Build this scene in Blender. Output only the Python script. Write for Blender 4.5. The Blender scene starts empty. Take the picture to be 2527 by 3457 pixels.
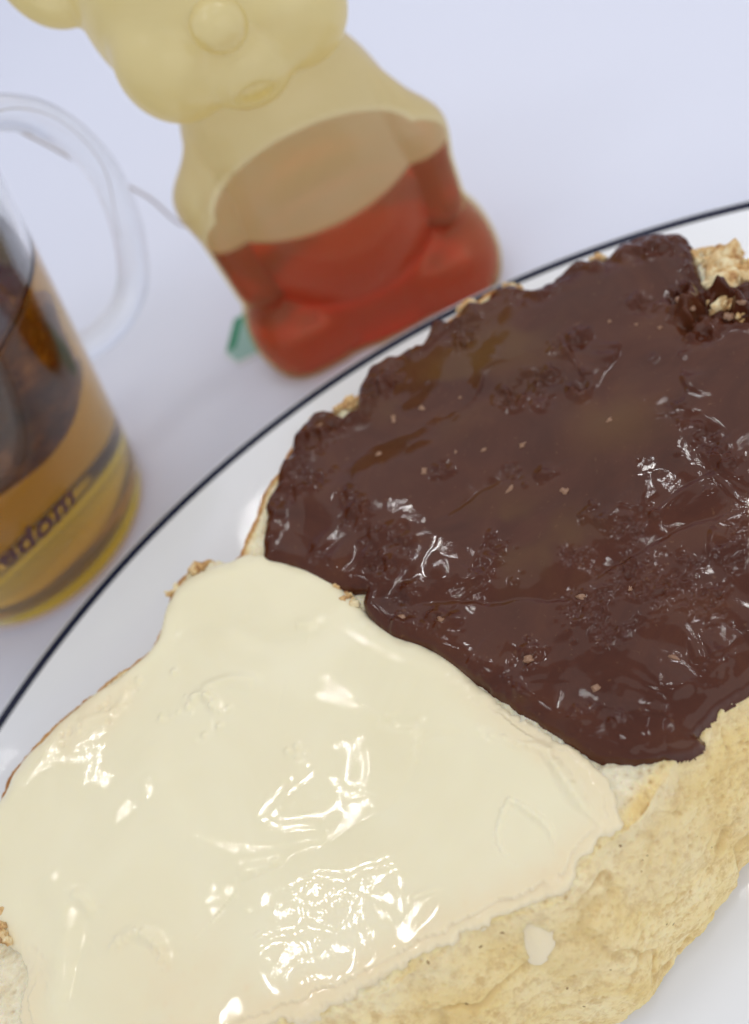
import bpy, bmesh, math, random
import numpy as np
from mathutils import Vector, Matrix

random.seed(3); np.random.seed(3)
scene = bpy.context.scene
COL = scene.collection

# ------------------------------------------------------------------ camera
CAM_H = 0.18
PITCH, ROLL, VFOV = math.radians(52), math.radians(30), math.radians(55)
cam_d = bpy.data.cameras.new('camera')
cam = bpy.data.objects.new('camera', cam_d); COL.objects.link(cam)
cam.location = (0, 0, CAM_H)
R0 = Matrix.Rotation(math.pi/2 - PITCH, 4, 'X') @ Matrix.Rotation(-ROLL, 4, 'Z')
cam.rotation_euler = R0.to_euler()
cam_d.sensor_fit = 'VERTICAL'; cam_d.sensor_height = 24.0
cam_d.lens = 12.0/math.tan(VFOV/2)
cam_d.clip_start = 0.005; cam_d.clip_end = 20
cam_d.dof.use_dof = True
cam_d.dof.focus_distance = 0.150
cam_d.dof.aperture_fstop = cam_d.lens/3.2     # pupil of about 3.2 mm
cam_d.dof.aperture_blades = 0
scene.camera = cam

# ------------------------------------------------------------------ light
scene.view_settings.view_transform = 'Standard'
scene.view_settings.look = 'None'
scene.view_settings.exposure = 0.04
scene.view_settings.gamma = 1.0
w = bpy.data.worlds.new('World'); scene.world = w; w.use_nodes = True
bgn = w.node_tree.nodes['Background']
bgn.inputs[0].default_value = (0.93, 0.945, 1.0, 1); bgn.inputs[1].default_value = 0.68

def area(name, loc, tgt, sx, sy, energy, col):
    d = bpy.data.lights.new(name, 'AREA'); d.shape = 'RECTANGLE'; d.size = sx; d.size_y = sy
    d.energy = energy; d.color = col
    o = bpy.data.objects.new(name, d); COL.objects.link(o); o.location = loc
    o.rotation_euler = (Vector(tgt)-Vector(loc)).to_track_quat('-Z', 'Y').to_euler()
    return o
# the diffusing roof of the light box
area('soft_roof_light', (0.20, 0.46, 0.46), (0.05, 0.12, 0), 0.62, 0.40, 0.42, (1.0, 0.98, 0.95))
area('front_fill_light', (0.12, -0.30, 0.30), (0.0, 0.08, 0.02), 0.60, 0.36, 0.55, (1.0, 0.97, 0.93))  # added fill from the front, brightens the side of the bread
# rows of small white LEDs in the roof
for (x0, y0, rows, nn, sp_, sy_, en) in ((-0.125, 0.155, 4, 6, 0.0130, 0.0200, 0.0150), (-0.020, 0.330, 2, 6, 0.0120, 0.020, 0.020), (0.20, 0.265, 3, 6, 0.0150, 0.022, 0.020), (0.10, 0.12, 2, 6, 0.012, 0.018, 0.018), (-0.22, 0.34, 2, 6, 0.012, 0.018, 0.012)):
    for j in range(rows):
        for i in range(nn):
            d = bpy.data.lights.new('led_lamp', 'POINT')
            d.energy = en; d.shadow_soft_size = 0.0014; d.color = (1.0, 0.985, 0.96)
            o = bpy.data.objects.new('led_lamp', d); COL.objects.link(o)
            o.location = (x0+(i-(nn-1)/2)*sp_, y0+(j-(rows-1)/2)*sy_, 0.40)

cy = scene.cycles
cy.use_denoising = True
cy.max_bounces = 14; cy.transmission_bounces = 14; cy.transparent_max_bounces = 16
cy.diffuse_bounces = 5; cy.glossy_bounces = 5; cy.volume_bounces = 0
cy.sample_clamp_indirect = 4.0; cy.blur_glossy = 0.0

# ------------------------------------------------------------------ measuring helpers
_f = 1728.5/math.tan(VFOV/2)
def rays(P):
    P = np.atleast_2d(np.asarray(P, float))
    x = P[:, 0]-1263.5; y = -(P[:, 1]-1728.5)
    u = x*math.cos(ROLL)+y*math.sin(ROLL); v = -x*math.sin(ROLL)+y*math.cos(ROLL)
    return np.stack([u, _f*math.cos(PITCH)+v*math.sin(PITCH), -_f*math.sin(PITCH)+v*math.cos(PITCH)], 1)
def atz(P, z):
    d = rays(P); t = (z-CAM_H)/d[:, 2]
    return np.array([0, 0, CAM_H])+t[:, None]*d
def aty(P, y):
    d = rays(P); t = y/d[:, 1]
    return np.array([0, 0, CAM_H])+t[:, None]*d

# ------------------------------------------------------------------ numeric noise
def _hash(ix, iy, iz, seed):
    h = (ix.astype(np.int64)*374761393 + iy.astype(np.int64)*668265263 + iz.astype(np.int64)*2147483647 + seed*1274126177) & 0xFFFFFFFF
    h = ((h ^ (h >> 13))*1274126177) & 0xFFFFFFFF
    h = (h ^ (h >> 16))
    return (h & 0xFFFFFF)/float(0xFFFFFF)
def vnoise(x, y, z, seed=0):
    x0 = np.floor(x); y0 = np.floor(y); z0 = np.floor(z)
    fx = x-x0; fy = y-y0; fz = z-z0
    sx = fx*fx*fx*(fx*(fx*6-15)+10); sy = fy*fy*fy*(fy*(fy*6-15)+10); sz = fz*fz*fz*(fz*(fz*6-15)+10)
    r = 0
    for a in (0, 1):
        for b in (0, 1):
            for c in (0, 1):
                r = r + _hash(x0+a, y0+b, z0+c, seed)*(sx if a else 1-sx)*(sy if b else 1-sy)*(sz if c else 1-sz)
    return r*2-1
def fbm(x, y, z, wl, octv=4, seed=0, gain=0.5):
    s = 0; a = 1.0; n = 0
    for k in range(octv):
        ca, sa = math.cos(0.7*k+0.4), math.sin(0.7*k+0.4)
        X = (x*ca-y*sa)/wl; Y = (x*sa+y*ca)/wl
        s = s + a*vnoise(X+3.1*k, Y-1.7*k, z/wl+k*5.3, seed+k); n += a
        a *= gain; wl *= 0.5
    return s/n
def worley(x, y, z, wl, seed=0):
    X, Y, Z = x/wl, y/wl, z/wl
    x0 = np.floor(X); y0 = np.floor(Y); z0 = np.floor(Z)
    best = np.full(X.shape, 9.0)
    for a in (-1, 0, 1):
        for b in (-1, 0, 1):
            for c in (-1, 0, 1):
                cx, cy_, cz = x0+a, y0+b, z0+c
                d = (cx+_hash(cx, cy_, cz, seed)-X)**2+(cy_+_hash(cx, cy_, cz, seed+7)-Y)**2+(cz+_hash(cx, cy_, cz, seed+13)-Z)**2
                best = np.minimum(best, d)
    return np.sqrt(best)
def smooth(a, b, x):
    t = np.clip((x-a)/(b-a), 0, 1); return t*t*(3-2*t)
def poly_sd(X, Y, poly):          # signed distance, positive inside
    d = np.full(X.shape, 1e9); ins = np.zeros(X.shape, bool); n = len(poly)
    for i in range(n):
        ax, ay = poly[i]; bx, by = poly[(i+1) % n]
        ex, ey = bx-ax, by-ay
        t = np.clip(((X-ax)*ex+(Y-ay)*ey)/(ex*ex+ey*ey+1e-18), 0, 1)
        d = np.minimum(d, (X-ax-t*ex)**2+(Y-ay-t*ey)**2)
        c = (ay > Y) != (by > Y)
        if abs(by-ay) > 1e-12:
            ins ^= c & (X < (bx-ax)*(Y-ay)/(by-ay)+ax)
    return np.where(ins, 1, -1)*np.sqrt(d)
def line_d(X, Y, pts, signed=False):
    d = np.full(X.shape, 1e9); sg = np.ones(X.shape); tt = np.zeros(X.shape); n = len(pts)-1
    for i in range(n):
        ax, ay = pts[i]; bx, by = pts[i+1]
        ex, ey = bx-ax, by-ay
        t = np.clip(((X-ax)*ex+(Y-ay)*ey)/(ex*ex+ey*ey+1e-18), 0, 1)
        q = (X-ax-t*ex)**2+(Y-ay-t*ey)**2
        m = q < d
        d = np.where(m, q, d); sg = np.where(m, np.sign(ex*(Y-ay)-ey*(X-ax)), sg); tt = np.where(m, (i+t)/n, tt)
    return np.sqrt(d), sg, tt
def catmull(P, n, closed=True):
    P = np.asarray(P, float); m = len(P); out = []
    rng = m if closed else m-1
    for i in range(rng):
        if closed: p0, p1, p2, p3 = P[i-1], P[i], P[(i+1) % m], P[(i+2) % m]
        else: p0, p1, p2, p3 = P[max(i-1, 0)], P[i], P[i+1], P[min(i+2, m-1)]
        for k in range(n):
            t = k/n
            out.append(0.5*((2*p1)+(p2-p0)*t+(2*p0-5*p1+4*p2-p3)*t*t+(3*p1-p0-3*p2+p3)*t**3))
    if not closed: out.append(P[-1])
    return np.array(out)
def resample(P, n, closed=True):
    Q = np.vstack([P, P[:1]]) if closed else P
    s = np.r_[0, np.cumsum(np.linalg.norm(np.diff(Q, axis=0), axis=1))]
    t = np.linspace(0, s[-1], n, endpoint=not closed)
    return np.stack([np.interp(t, s, Q[:, k]) for k in range(Q.shape[1])], 1)

# ------------------------------------------------------------------ object helpers
def mesh_obj(name, verts, faces, mat, parent=None, smooth_=True, loc=None):
    me = bpy.data.meshes.new(name)
    verts = np.asarray(verts, np.float32)
    if isinstance(faces, np.ndarray):
        nf, k = faces.shape
        me.vertices.add(len(verts)); me.vertices.foreach_set('co', verts.ravel())
        me.loops.add(nf*k); me.loops.foreach_set('vertex_index', faces.astype(np.int32).ravel())
        me.polygons.add(nf); me.polygons.foreach_set('loop_start', np.arange(0, nf*k, k, dtype=np.int32))
        try: me.polygons.foreach_set('loop_total', np.full(nf, k, np.int32))
        except Exception: pass
        me.update(calc_edges=True); me.validate()
    else:
        me.from_pydata([tuple(map(float, v)) for v in verts], [], faces); me.update()
    if smooth_: me.polygons.foreach_set('use_smooth', [True]*len(me.polygons))
    if mat: me.materials.append(mat)
    o = bpy.data.objects.new(name, me); COL.objects.link(o)
    if parent: o.parent = parent
    if loc: o.location = loc
    return o
def attr(o, name, vals):
    a = o.data.attributes.new(name, 'FLOAT', 'POINT'); a.data.foreach_set('value', np.asarray(vals, np.float32))
def tag(o, label=None, cat=None, group=None, kind=None):
    if label: o['label'] = label
    if cat: o['category'] = cat
    if group: o['group'] = group
    if kind: o['kind'] = kind
    return o
def empty(name, loc, rz=0):
    o = bpy.data.objects.new(name, None); COL.objects.link(o); o.location = loc; o.rotation_euler = (0, 0, rz); o.empty_display_size = 0.01
    return o
def lathe(prof, n=128):
    prof = np.asarray(prof, float); m = len(prof)
    a = np.linspace(0, 2*np.pi, n, endpoint=False)
    V = np.stack([np.outer(prof[:, 0], np.cos(a)), np.outer(prof[:, 0], np.sin(a)), np.repeat(prof[:, 1:2], n, 1)], -1).reshape(-1, 3)
    i, j = np.meshgrid(np.arange(m-1), np.arange(n), indexing='ij')
    F = np.stack([i*n+j, i*n+(j+1) % n, (i+1)*n+(j+1) % n, (i+1)*n+j], -1).reshape(-1, 4)
    return V, F
def tube(path, rad, n=16, cap=True):
    path = np.asarray(path, float); m = len(path); rad = np.broadcast_to(rad, (m,)) if np.ndim(rad) < 2 else rad
    T = np.gradient(path, axis=0); T /= np.linalg.norm(T, axis=1)[:, None]
    up = np.array([0, 0, 1.0]) if abs(T[0][2]) < 0.9 else np.array([1.0, 0, 0])
    N = np.cross(T[0], up); N /= np.linalg.norm(N); V = []
    a = np.linspace(0, 2*np.pi, n, endpoint=False)
    for k in range(m):
        N = N-T[k]*(N@T[k]); N /= np.linalg.norm(N); B = np.cross(T[k], N)
        V.append(path[k]+rad[k]*(np.cos(a)[:, None]*N+np.sin(a)[:, None]*B))
    V = np.concatenate(V); F = []
    for i in range(m-1):
        for j in range(n): F.append((i*n+j, i*n+(j+1) % n, (i+1)*n+(j+1) % n, (i+1)*n+j))
    if cap: F.append(tuple(range(n-1, -1, -1))); F.append(tuple((m-1)*n+j for j in range(n)))
    return V, F

# ------------------------------------------------------------------ materials
def mat(name):
    m = bpy.data.materials.new(name); m.use_nodes = True
    nt = m.node_tree; b = nt.nodes['Principled BSDF']
    return m, nt, b
def nd(nt, t, **kw):
    n = nt.nodes.new(t)
    for k, v in kw.items():
        if k in n.inputs: n.inputs[k].default_value = v
        else: setattr(n, k, v)
    return n
def link(nt, a, b): nt.links.new(a, b)
def ramp(nt, fac, stops):
    r = nt.nodes.new('ShaderNodeValToRGB')
    while len(r.color_ramp.elements) < len(stops): r.color_ramp.elements.new(0.5)
    for e, (p, c) in zip(r.color_ramp.elements, stops):
        e.position = p; e.color = (*c, 1)
    link(nt, fac, r.inputs[0]); return r.outputs[0]
def coords(nt): return nd(nt, 'ShaderNodeTexCoord').outputs['Object']
def noise(nt, co, scale, detail=4, rough=0.55, dist=0.0):
    n = nd(nt, 'ShaderNodeTexNoise'); n.inputs['Scale'].default_value = scale; n.inputs['Detail'].default_value = detail
    n.inputs['Roughness'].default_value = rough; n.inputs['Distortion'].default_value = dist
    link(nt, co, n.inputs['Vector']); return n.outputs['Fac']
def bump(nt, h, strength, dist, normal=None):
    b = nd(nt, 'ShaderNodeBump'); b.inputs['Strength'].default_value = strength; b.inputs['Distance'].default_value = dist
    link(nt, h, b.inputs['Height'])
    if normal: link(nt, normal, b.inputs['Normal'])
    return b.outputs['Normal']
def mix(nt, fac, a, b, typ='MIX'):
    m = nt.nodes.new('ShaderNodeMix'); m.data_type = 'RGBA'; m.blend_type = typ
    for s, v in ((0, fac), (6, a), (7, b)):
        if hasattr(v, 'links'): link(nt, v, m.inputs[s])
        else: m.inputs[s].default_value = v if s == 0 else (*v, 1)
    return m.outputs[2]
def at_(nt, name):
    a = nd(nt, 'ShaderNodeAttribute'); a.attribute_name = name; return a.outputs['Fac']

# table paper
M_table, nt, b = mat('white_paper_table')
co = coords(nt)
b.inputs['Base Color'].default_value = (0.70, 0.735, 0.86, 1)
link(nt, mix(nt, noise(nt, co, 6, 3), (0.735, 0.765, 0.885), (0.765, 0.79, 0.905)), b.inputs['Base Color'])
b.inputs['Roughness'].default_value = 0.55
link(nt, bump(nt, noise(nt, co, 900, 3), 0.15, 0.0002), b.inputs['Normal'])

# porcelain
M_plate, nt, b = mat('white_glazed_porcelain')
co = coords(nt)
b.inputs['Base Color'].default_value = (0.83, 0.855, 0.90, 1)
b.inputs['Roughness'].default_value = 0.10
link(nt, bump(nt, noise(nt, co, 60, 3), 0.12, 0.0006), b.inputs['Normal'])
M_navy, nt, b = mat('navy_glaze_line')
b.inputs['Base Color'].default_value = (0.004, 0.006, 0.030, 1); b.inputs['Roughness'].default_value = 0.25; b.inputs['Specular IOR Level'].default_value = 0.2

# chocolate
M_choc, nt, b = mat('chocolate_hazelnut_cream')
co = coords(nt)
n1 = noise(nt, co, 55, 5, 0.6, 1.2)
c1 = ramp(nt, n1, [(0.30, (0.052, 0.0125, 0.0055)), (0.52, (0.072, 0.0195, 0.0090)), (0.72, (0.092, 0.029, 0.0115))])
n2 = noise(nt, co, 900, 2)
c2 = mix(nt, ramp(nt, n2, [(0.66, (0, 0, 0)), (0.80, (0.5, 0.5, 0.5))]), c1, (0.16, 0.075, 0.035))
c3 = mix(nt, at_(nt, 'thin'), c2, (0.100, 0.043, 0.012))  # ochre painted in where the chocolate has less sheen
link(nt, c3, b.inputs['Base Color'])
b.inputs['Roughness'].default_value = 0.2
rr = nd(nt, 'ShaderNodeMapRange'); link(nt, noise(nt, co, 90, 4), rr.inputs[0])
rr.inputs[1].default_value = 0.35; rr.inputs[2].default_value = 0.7; rr.inputs[3].default_value = 0.32; rr.inputs[4].default_value = 0.45
b.inputs['Coat Weight'].default_value = 0.9; b.inputs['Coat Roughness'].default_value = 0.04; b.inputs['Coat IOR'].default_value = 1.37
link(nt, rr.outputs[0], b.inputs['Roughness'])
b.inputs['Subsurface Weight'].default_value = 0.15; b.inputs['Subsurface Radius'].default_value = (1, 0.4, 0.2); b.inputs['Subsurface Scale'].default_value = 0.0012
b.inputs['Specular IOR Level'].default_value = 0.0
link(nt, bump(nt, noise(nt, co, 260, 3, 0.5), 0.10, 0.0003), b.inputs['Normal'])

# white cream
M_cream, nt, b = mat('white_chocolate_cream')
co = coords(nt)
n1 = noise(nt, co, 40, 4, 0.5, 0.8)
c1 = ramp(nt, n1, [(0.3, (0.80, 0.735, 0.51)), (0.55, (0.83, 0.77, 0.55)), (0.75, (0.85, 0.80, 0.60))])
c2 = mix(nt, at_(nt, 'thin'), c1, (0.82, 0.70, 0.47))
link(nt, c2, b.inputs['Base Color'])
b.inputs['Roughness'].default_value = 0.35
b.inputs['Coat Weight'].default_value = 1.0; b.inputs['Coat Roughness'].default_value = 0.03; b.inputs['Coat IOR'].default_value = 1.42
b.inputs['Subsurface Weight'].default_value = 0.35; b.inputs['Subsurface Radius'].default_value = (1, 0.85, 0.5); b.inputs['Subsurface Scale'].default_value = 0.0015
b.inputs['Specular IOR Level'].default_value = 0.0


# bread
M_bread, nt, b = mat('bread_crumb_and_crust')
co = coords(nt)
n1 = noise(nt, co, 70, 6, 0.65, 0.6)
pale = ramp(nt, n1, [(0.28, (0.76, 0.55, 0.23)), (0.44, (0.84, 0.66, 0.31)), (0.58, (0.90, 0.74, 0.40)), (0.72, (0.93, 0.81, 0.50))])
fib = noise(nt, co, 420, 5, 0.7)
pale = mix(nt, ramp(nt, fib, [(0.34, (0.75, 0.75, 0.75)), (0.52, (0, 0, 0))]), pale, (0.62, 0.42, 0.17))
white = ramp(nt, noise(nt, co, 300, 4, 0.7), [(0.3, (0.74, 0.64, 0.42)), (0.6, (0.88, 0.81, 0.60))])
c = mix(nt, at_(nt, 'crumb'), pale, white)
brown = ramp(nt, noise(nt, co, 260, 5, 0.65), [(0.3, (0.34, 0.135, 0.035)), (0.55, (0.52, 0.25, 0.075)), (0.75, (0.68, 0.42, 0.17))])
c = mix(nt, at_(nt, 'crust'), c, brown)
c = mix(nt, at_(nt, 'groove_shade'), c, (0.56, 0.37, 0.14))  # tan shade of creases, pits and pores put into the colour
c = mix(nt, ramp(nt, noise(nt, co, 850, 1), [(0.765, (0, 0, 0)), (0.79, (0.8, 0.8, 0.8))]), c, (0.20, 0.10, 0.035))
link(nt, c, b.inputs['Base Color'])
b.inputs['Roughness'].default_value = 0.75; b.inputs['Specular IOR Level'].default_value = 0.25
b.inputs['Subsurface Weight'].default_value = 0.5; b.inputs['Subsurface Radius'].default_value = (1, 0.7, 0.35); b.inputs['Subsurface Scale'].default_value = 0.0014
nb = bump(nt, noise(nt, co, 2200, 4, 0.75), 0.7, 0.0003)
nb = bump(nt, noise(nt, co, 620, 5, 0.7), 0.6, 0.0005, nb)
link(nt, nb, b.inputs['Normal'])

M_nut, nt, b = mat('hazelnut_chip')
b.inputs['Base Color'].default_value = (0.26, 0.14, 0.08, 1); b.inputs['Roughness'].default_value = 0.3
M_crumb, nt, b = mat('toasted_crumb')
co = coords(nt)
link(nt, ramp(nt, noise(nt, co, 330, 4, 0.65), [(0.33, (0.36, 0.15, 0.05)), (0.47, (0.70, 0.46, 0.20)), (0.62, (0.88, 0.76, 0.48))]), b.inputs['Base Color'])
b.inputs['Roughness'].default_value = 0.8
link(nt, bump(nt, noise(nt, co, 1400, 4, 0.7), 0.8, 0.0004), b.inputs['Normal'])

# glass, tea
M_glass, nt, b = mat('clear_mug_glass')
b.inputs['Base Color'].default_value = (0.97, 0.98, 0.98, 1); b.inputs['Transmission Weight'].default_value = 1; b.inputs['Roughness'].default_value = 0.0; b.inputs['IOR'].default_value = 1.47
M_tea, nt, b = mat('amber_tea')
b.inputs['Base Color'].default_value = (1, 1, 1, 1); b.inputs['Transmission Weight'].default_value = 1; b.inputs['Roughness'].default_value = 0.0; b.inputs['IOR'].default_value = 1.33
va = nd(nt, 'ShaderNodeVolumeAbsorption'); va.inputs['Color'].default_value = (0.93, 0.845, 0.0, 1); va.inputs['Density'].default_value = 140
link(nt, va.outputs[0], nt.nodes['Material Output'].inputs['Volume'])
M_pouch, nt, b = mat('wet_tea_bag_paper')
co = coords(nt)
link(nt, ramp(nt, noise(nt, co, 70, 5, 0.7), [(0.35, (0.03, 0.014, 0.005)), (0.52, (0.13, 0.07, 0.025)), (0.72, (0.55, 0.36, 0.13))]), b.inputs['Base Color'])
b.inputs['Roughness'].default_value = 0.6
M_string, nt, b = mat('white_thread')
b.inputs['Base Color'].default_value = (0.55, 0.52, 0.50, 1); b.inputs['Roughness'].default_value = 0.7  # white thread greyed, its shade is put into the colour
M_green, nt, b = mat('green_tag_print')
b.inputs['Base Color'].default_value = (0.03, 0.25, 0.13, 1)
M_tagcard, nt, b = mat('pale_green_tag_card')
b.inputs['Base Color'].default_value = (0.30, 0.50, 0.45, 1)
M_tagwhite, nt, b = mat('tag_white_border')
b.inputs['Base Color'].default_value = (0.72, 0.76, 0.80, 1)
M_letter, nt, b = mat('purple_brown_print')
b.inputs['Base Color'].default_value = (0.09, 0.035, 0.04, 1); b.inputs['Roughness'].default_value = 0.5

# bear bottle: frosted, yellowish, see-through squeeze plastic
M_bottle, nt, b = mat('frosted_yellowish_plastic')
out = nt.nodes['Material Output']
b.inputs['Base Color'].default_value = (0.84, 0.75, 0.42, 1); b.inputs['Roughness'].default_value = 0.28
tl = nd(nt, 'ShaderNodeBsdfTranslucent'); tl.inputs[0].default_value = (0.88, 0.76, 0.38, 1)
tp = nd(nt, 'ShaderNodeBsdfTransparent'); tp.inputs[0].default_value = (0.95, 0.90, 0.70, 1)
m1 = nd(nt, 'ShaderNodeMixShader'); m1.inputs[0].default_value = 0.45
link(nt, b.outputs[0], m1.inputs[1]); link(nt, tl.outputs[0], m1.inputs[2])
lw = nd(nt, 'ShaderNodeLayerWeight'); lw.inputs[0].default_value = 0.35
mr = nd(nt, 'ShaderNodeMapRange'); link(nt, lw.outputs['Facing'], mr.inputs[0]); mr.inputs[3].default_value = 0.42; mr.inputs[4].default_value = 0.10
b.inputs['Coat Weight'].default_value = 1.0; b.inputs['Coat Roughness'].default_value = 0.20
sx_ = nd(nt, 'ShaderNodeSeparateXYZ'); link(nt, coords(nt), sx_.inputs[0])
wet = nd(nt, 'ShaderNodeMapRange'); link(nt, sx_.outputs[2], wet.inputs[0])      # honey wets the wall below its level and clears the frosting
wet.inputs[1].default_value = 0.0415; wet.inputs[2].default_value = 0.0400; wet.inputs[3].default_value = 0.0; wet.inputs[4].default_value = 1.0
mx_ = nd(nt, 'ShaderNodeMix'); link(nt, wet.outputs[0], mx_.inputs[0]); link(nt, mr.outputs[0], mx_.inputs[2]); mx_.inputs[3].default_value = 0.86
m2 = nd(nt, 'ShaderNodeMixShader'); link(nt, mx_.outputs[0], m2.inputs[0]); link(nt, m1.outputs[0], m2.inputs[1]); link(nt, tp.outputs[0], m2.inputs[2])
link(nt, m2.outputs[0], out.inputs['Surface'])
M_honey, nt, b = mat('red_amber_honey')
b.inputs['Base Color'].default_value = (0.42, 0.035, 0.004, 1); b.inputs['Roughness'].default_value = 0.15
b.inputs['Transmission Weight'].default_value = 0.78; b.inputs['IOR'].default_value = 1.38
b.inputs['Subsurface Weight'].default_value = 1.0; b.inputs['Subsurface Radius'].default_value = (1.0, 0.22, 0.05); b.inputs['Subsurface Scale'].default_value = 0.010
b.inputs['Base Color'].default_value = (0.82, 0.09, 0.015, 1)
va = nd(nt, 'ShaderNodeVolumeAbsorption'); va.inputs['Color'].default_value = (0.885, 0.44, 0.10, 1); va.inputs['Density'].default_value = 125
link(nt, va.outputs[0], nt.nodes['Material Output'].inputs['Volume'])

# ------------------------------------------------------------------ setting: paper sheet sweeping up
n = 60; prof = [(-0.9, 0.0), (0.75, 0.0)]
for k in range(1, 25):
    a = math.radians(90*k/24); prof.append((0.75+0.35*math.sin(a), 0.35-0.35*math.cos(a)))
prof.append((1.10, 0.9))
V = []; F = []
for (y, z) in prof: V += [(-1.3, y, z), (1.3, y, z)]
for i in range(len(prof)-1): F.append((2*i, 2*i+1, 2*i+3, 2*i+2))
tbl = mesh_obj('tabletop', V, F, M_table)
tag(tbl, 'smooth bluish white paper surface under the mug, bear and plate', kind='structure')

# ------------------------------------------------------------------ plate
PC = np.array([0.0248, -0.0222]); PR = 0.1876; RIMZ = 0.022; FLOOR = 0.0085
plate = empty('dinner_plate', (PC[0], PC[1], 0))
tag(plate, 'white glazed plate with thin navy line on its rim under the bread', 'plate')
top = [(0.0, FLOOR), (0.06, FLOOR), (0.118, FLOOR), (0.126, FLOOR+0.0006), (0.134, FLOOR+0.0026), (0.141, FLOOR+0.0058), (0.147, FLOOR+0.0082), (0.154, FLOOR+0.0098), (0.165, FLOOR+0.0113), (0.176, FLOOR+0.0127), (PR-0.0030, RIMZ-0.0003)]
top = catmull(top, 6, False)
lip = [(PR-0.0013, RIMZ), (PR-0.0004, RIMZ-0.0005), (PR, RIMZ-0.0014), (PR-0.0006, RIMZ-0.0024)]
bot = [(PR-0.004, RIMZ-0.0032), (0.165, 0.0150), (0.150, 0.0115), (0.135, 0.0062), (0.118, 0.0036), (0.112, 0.0002), (0.108, 0.0002), (0.105, 0.0040), (0.0, 0.0045)]
V, F = lathe(np.vstack([top, lip, bot]), 360)
mesh_obj('plate_body', V, F[:, ::-1], M_plate, plate)
# navy line: a thin raised glaze ring just inside the lip
ring = [(PR-0.0045, RIMZ-0.0024), (PR-0.0043, RIMZ-0.00125), (PR-0.0031, RIMZ-0.00012), (PR-0.0020, RIMZ+0.00016), (PR-0.0015, RIMZ+0.00012), (PR-0.0014, RIMZ-0.0008)]
V, F = lathe(ring, 360)
mesh_obj('rim_line', V, F[:, ::-1], M_navy, plate)

# ------------------------------------------------------------------ bread slice
ZT = 0.042
top_px = [(2600,2260),(2527,2330),(2440,2385),(2350,2500),(2262,2600),(2200,2690),(2122,2780),(2049,2836),(1993,2885),(1948,2985),(1869,3045),(1760,3085),(1673,3115),(1563,3180),(1440,3255),(1345,3300),(1180,3385),(1018,3452),(800,3540),(500,3640),(200,3700),(-200,3650),(-420,3400),(-380,3100),(-180,2860),
          (-20,2700),(20,2620),(75,2550),(140,2480),(215,2405),(290,2345),(370,2290),(440,2240),(500,2180),(540,2115),(560,2040),(575,1985),(640,1915),(700,1890),(760,1895),(800,1870),(830,1800),(860,1730),(900,1640),(960,1540),(1000,1470),(1050,1400),(1120,1385),(1200,1325),(1240,1275),(1310,1215),(1420,1160),(1480,1090),(1560,1040),(1640,985),(1700,965),(1800,965),(1870,940),(1960,895),(2050,860),(2150,808),(2250,795),(2330,830),(2420,820),(2500,850),(2600,930),(2760,1150),(2850,1500),(2800,1900),(2700,2150)]
bot_px = [(2527,2915),(2430,3044),(2386,3106),(2301,3190),(2262,3263),(2211,3319),(2152,3345),(2150,3380),(2139,3420),(2088,3457),(1950,3540),(1700,3640)]
T = atz(top_px, ZT)[:, :2]
T = catmull(T, 14)
NU = 1800
T = resample(T, NU)
# orient counter-clockwise
A2 = np.sum(T[:, 0]*np.roll(T[:, 1], -1)-np.roll(T[:, 0], -1)*T[:, 1])
if A2 < 0: T = T[::-1]
cen = np.array([0.002, 0.085])
# ragged outline
ang = np.arange(NU)
tan = np.roll(T, -6, 0)-np.roll(T, 6, 0); tan /= np.linalg.norm(tan, axis=1)[:, None]
nor = np.stack([tan[:, 1], -tan[:, 0]], 1)
k = np.ones(61)/61
def csmooth(a, kk):
    pad = len(kk)//2; return np.convolve(np.r_[a[-pad:], a, a[:pad]], kk, 'valid')
nor = np.stack([csmooth(nor[:, 0], k), csmooth(nor[:, 1], k)], 1); nor /= np.linalg.norm(nor, axis=1)[:, None]
z0 = np.zeros(NU)
T = T+nor*(0.0007*fbm(T[:, 0], T[:, 1], z0, 0.004, 4, 5))[:, None]
# how far the wall flares outward at the plate, per outline point
Bw = atz(bot_px, FLOOR+0.001)[:, :2]
Bd = resample(Bw, 400, False)
flare = np.full(NU, 0.003)
for i in range(NU):
    rel = Bd-T[i]; along = rel@tan[i]; out_ = rel@nor[i]
    m = (np.abs(along) < 0.0035) & (out_ > -0.002) & (out_ < 0.03)
    if m.any(): flare[i] = np.median(out_[m])
near = (T[:, 1] < 0.062) & (T[:, 0] > -0.10) & (flare == 0.003)
flare[near] = 0.010
flare = csmooth(flare, np.ones(121)/121)
NT, NS = 110, 170
V = []; crumb = []; crust = []; groove_shade = []
far = smooth(-0.15, 0.35, nor[:, 1]-0.35*nor[:, 0])          # the far, browned side of the loaf
# top rings
for j in range(NT):
    s = 1-(1-j/(NT-1))**1.0
    s = 1-(1-s)**2.2 if True else s
    P = cen+(T-cen)*s
    de = (1-s)*0.04
    zz = ZT-0.0009*np.exp(-de/0.0012)+0.0006*fbm(P[:, 0], P[:, 1], z0, 0.006, 3, 11)
    wv = worley(P[:, 0], P[:, 1], z0, 0.0012, 3)
    wv2 = worley(P[:, 0], P[:, 1], z0, 0.0007, 33)
    zz = zz+0.0007*(wv-0.5)+0.0003*(wv2-0.5)+0.00035*fbm(P[:, 0], P[:, 1], z0, 0.0011, 3, 21)
    V.append(np.c_[P, zz]); crumb.append(np.clip((1-0.85*smooth(0.93, 0.985, np.full(NU, s)))+0.6*fbm(P[:, 0], P[:, 1], z0, 0.004, 3, 23)*smooth(0.9, 0.97, np.full(NU, s)), 0, 1)); crust.append(np.full(NU, smooth(0.955, 0.985, s))*far); groove_shade.append(np.clip((0.42-wv)*1.6+(0.3-wv2)*0.8, 0, 0.7))
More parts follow.
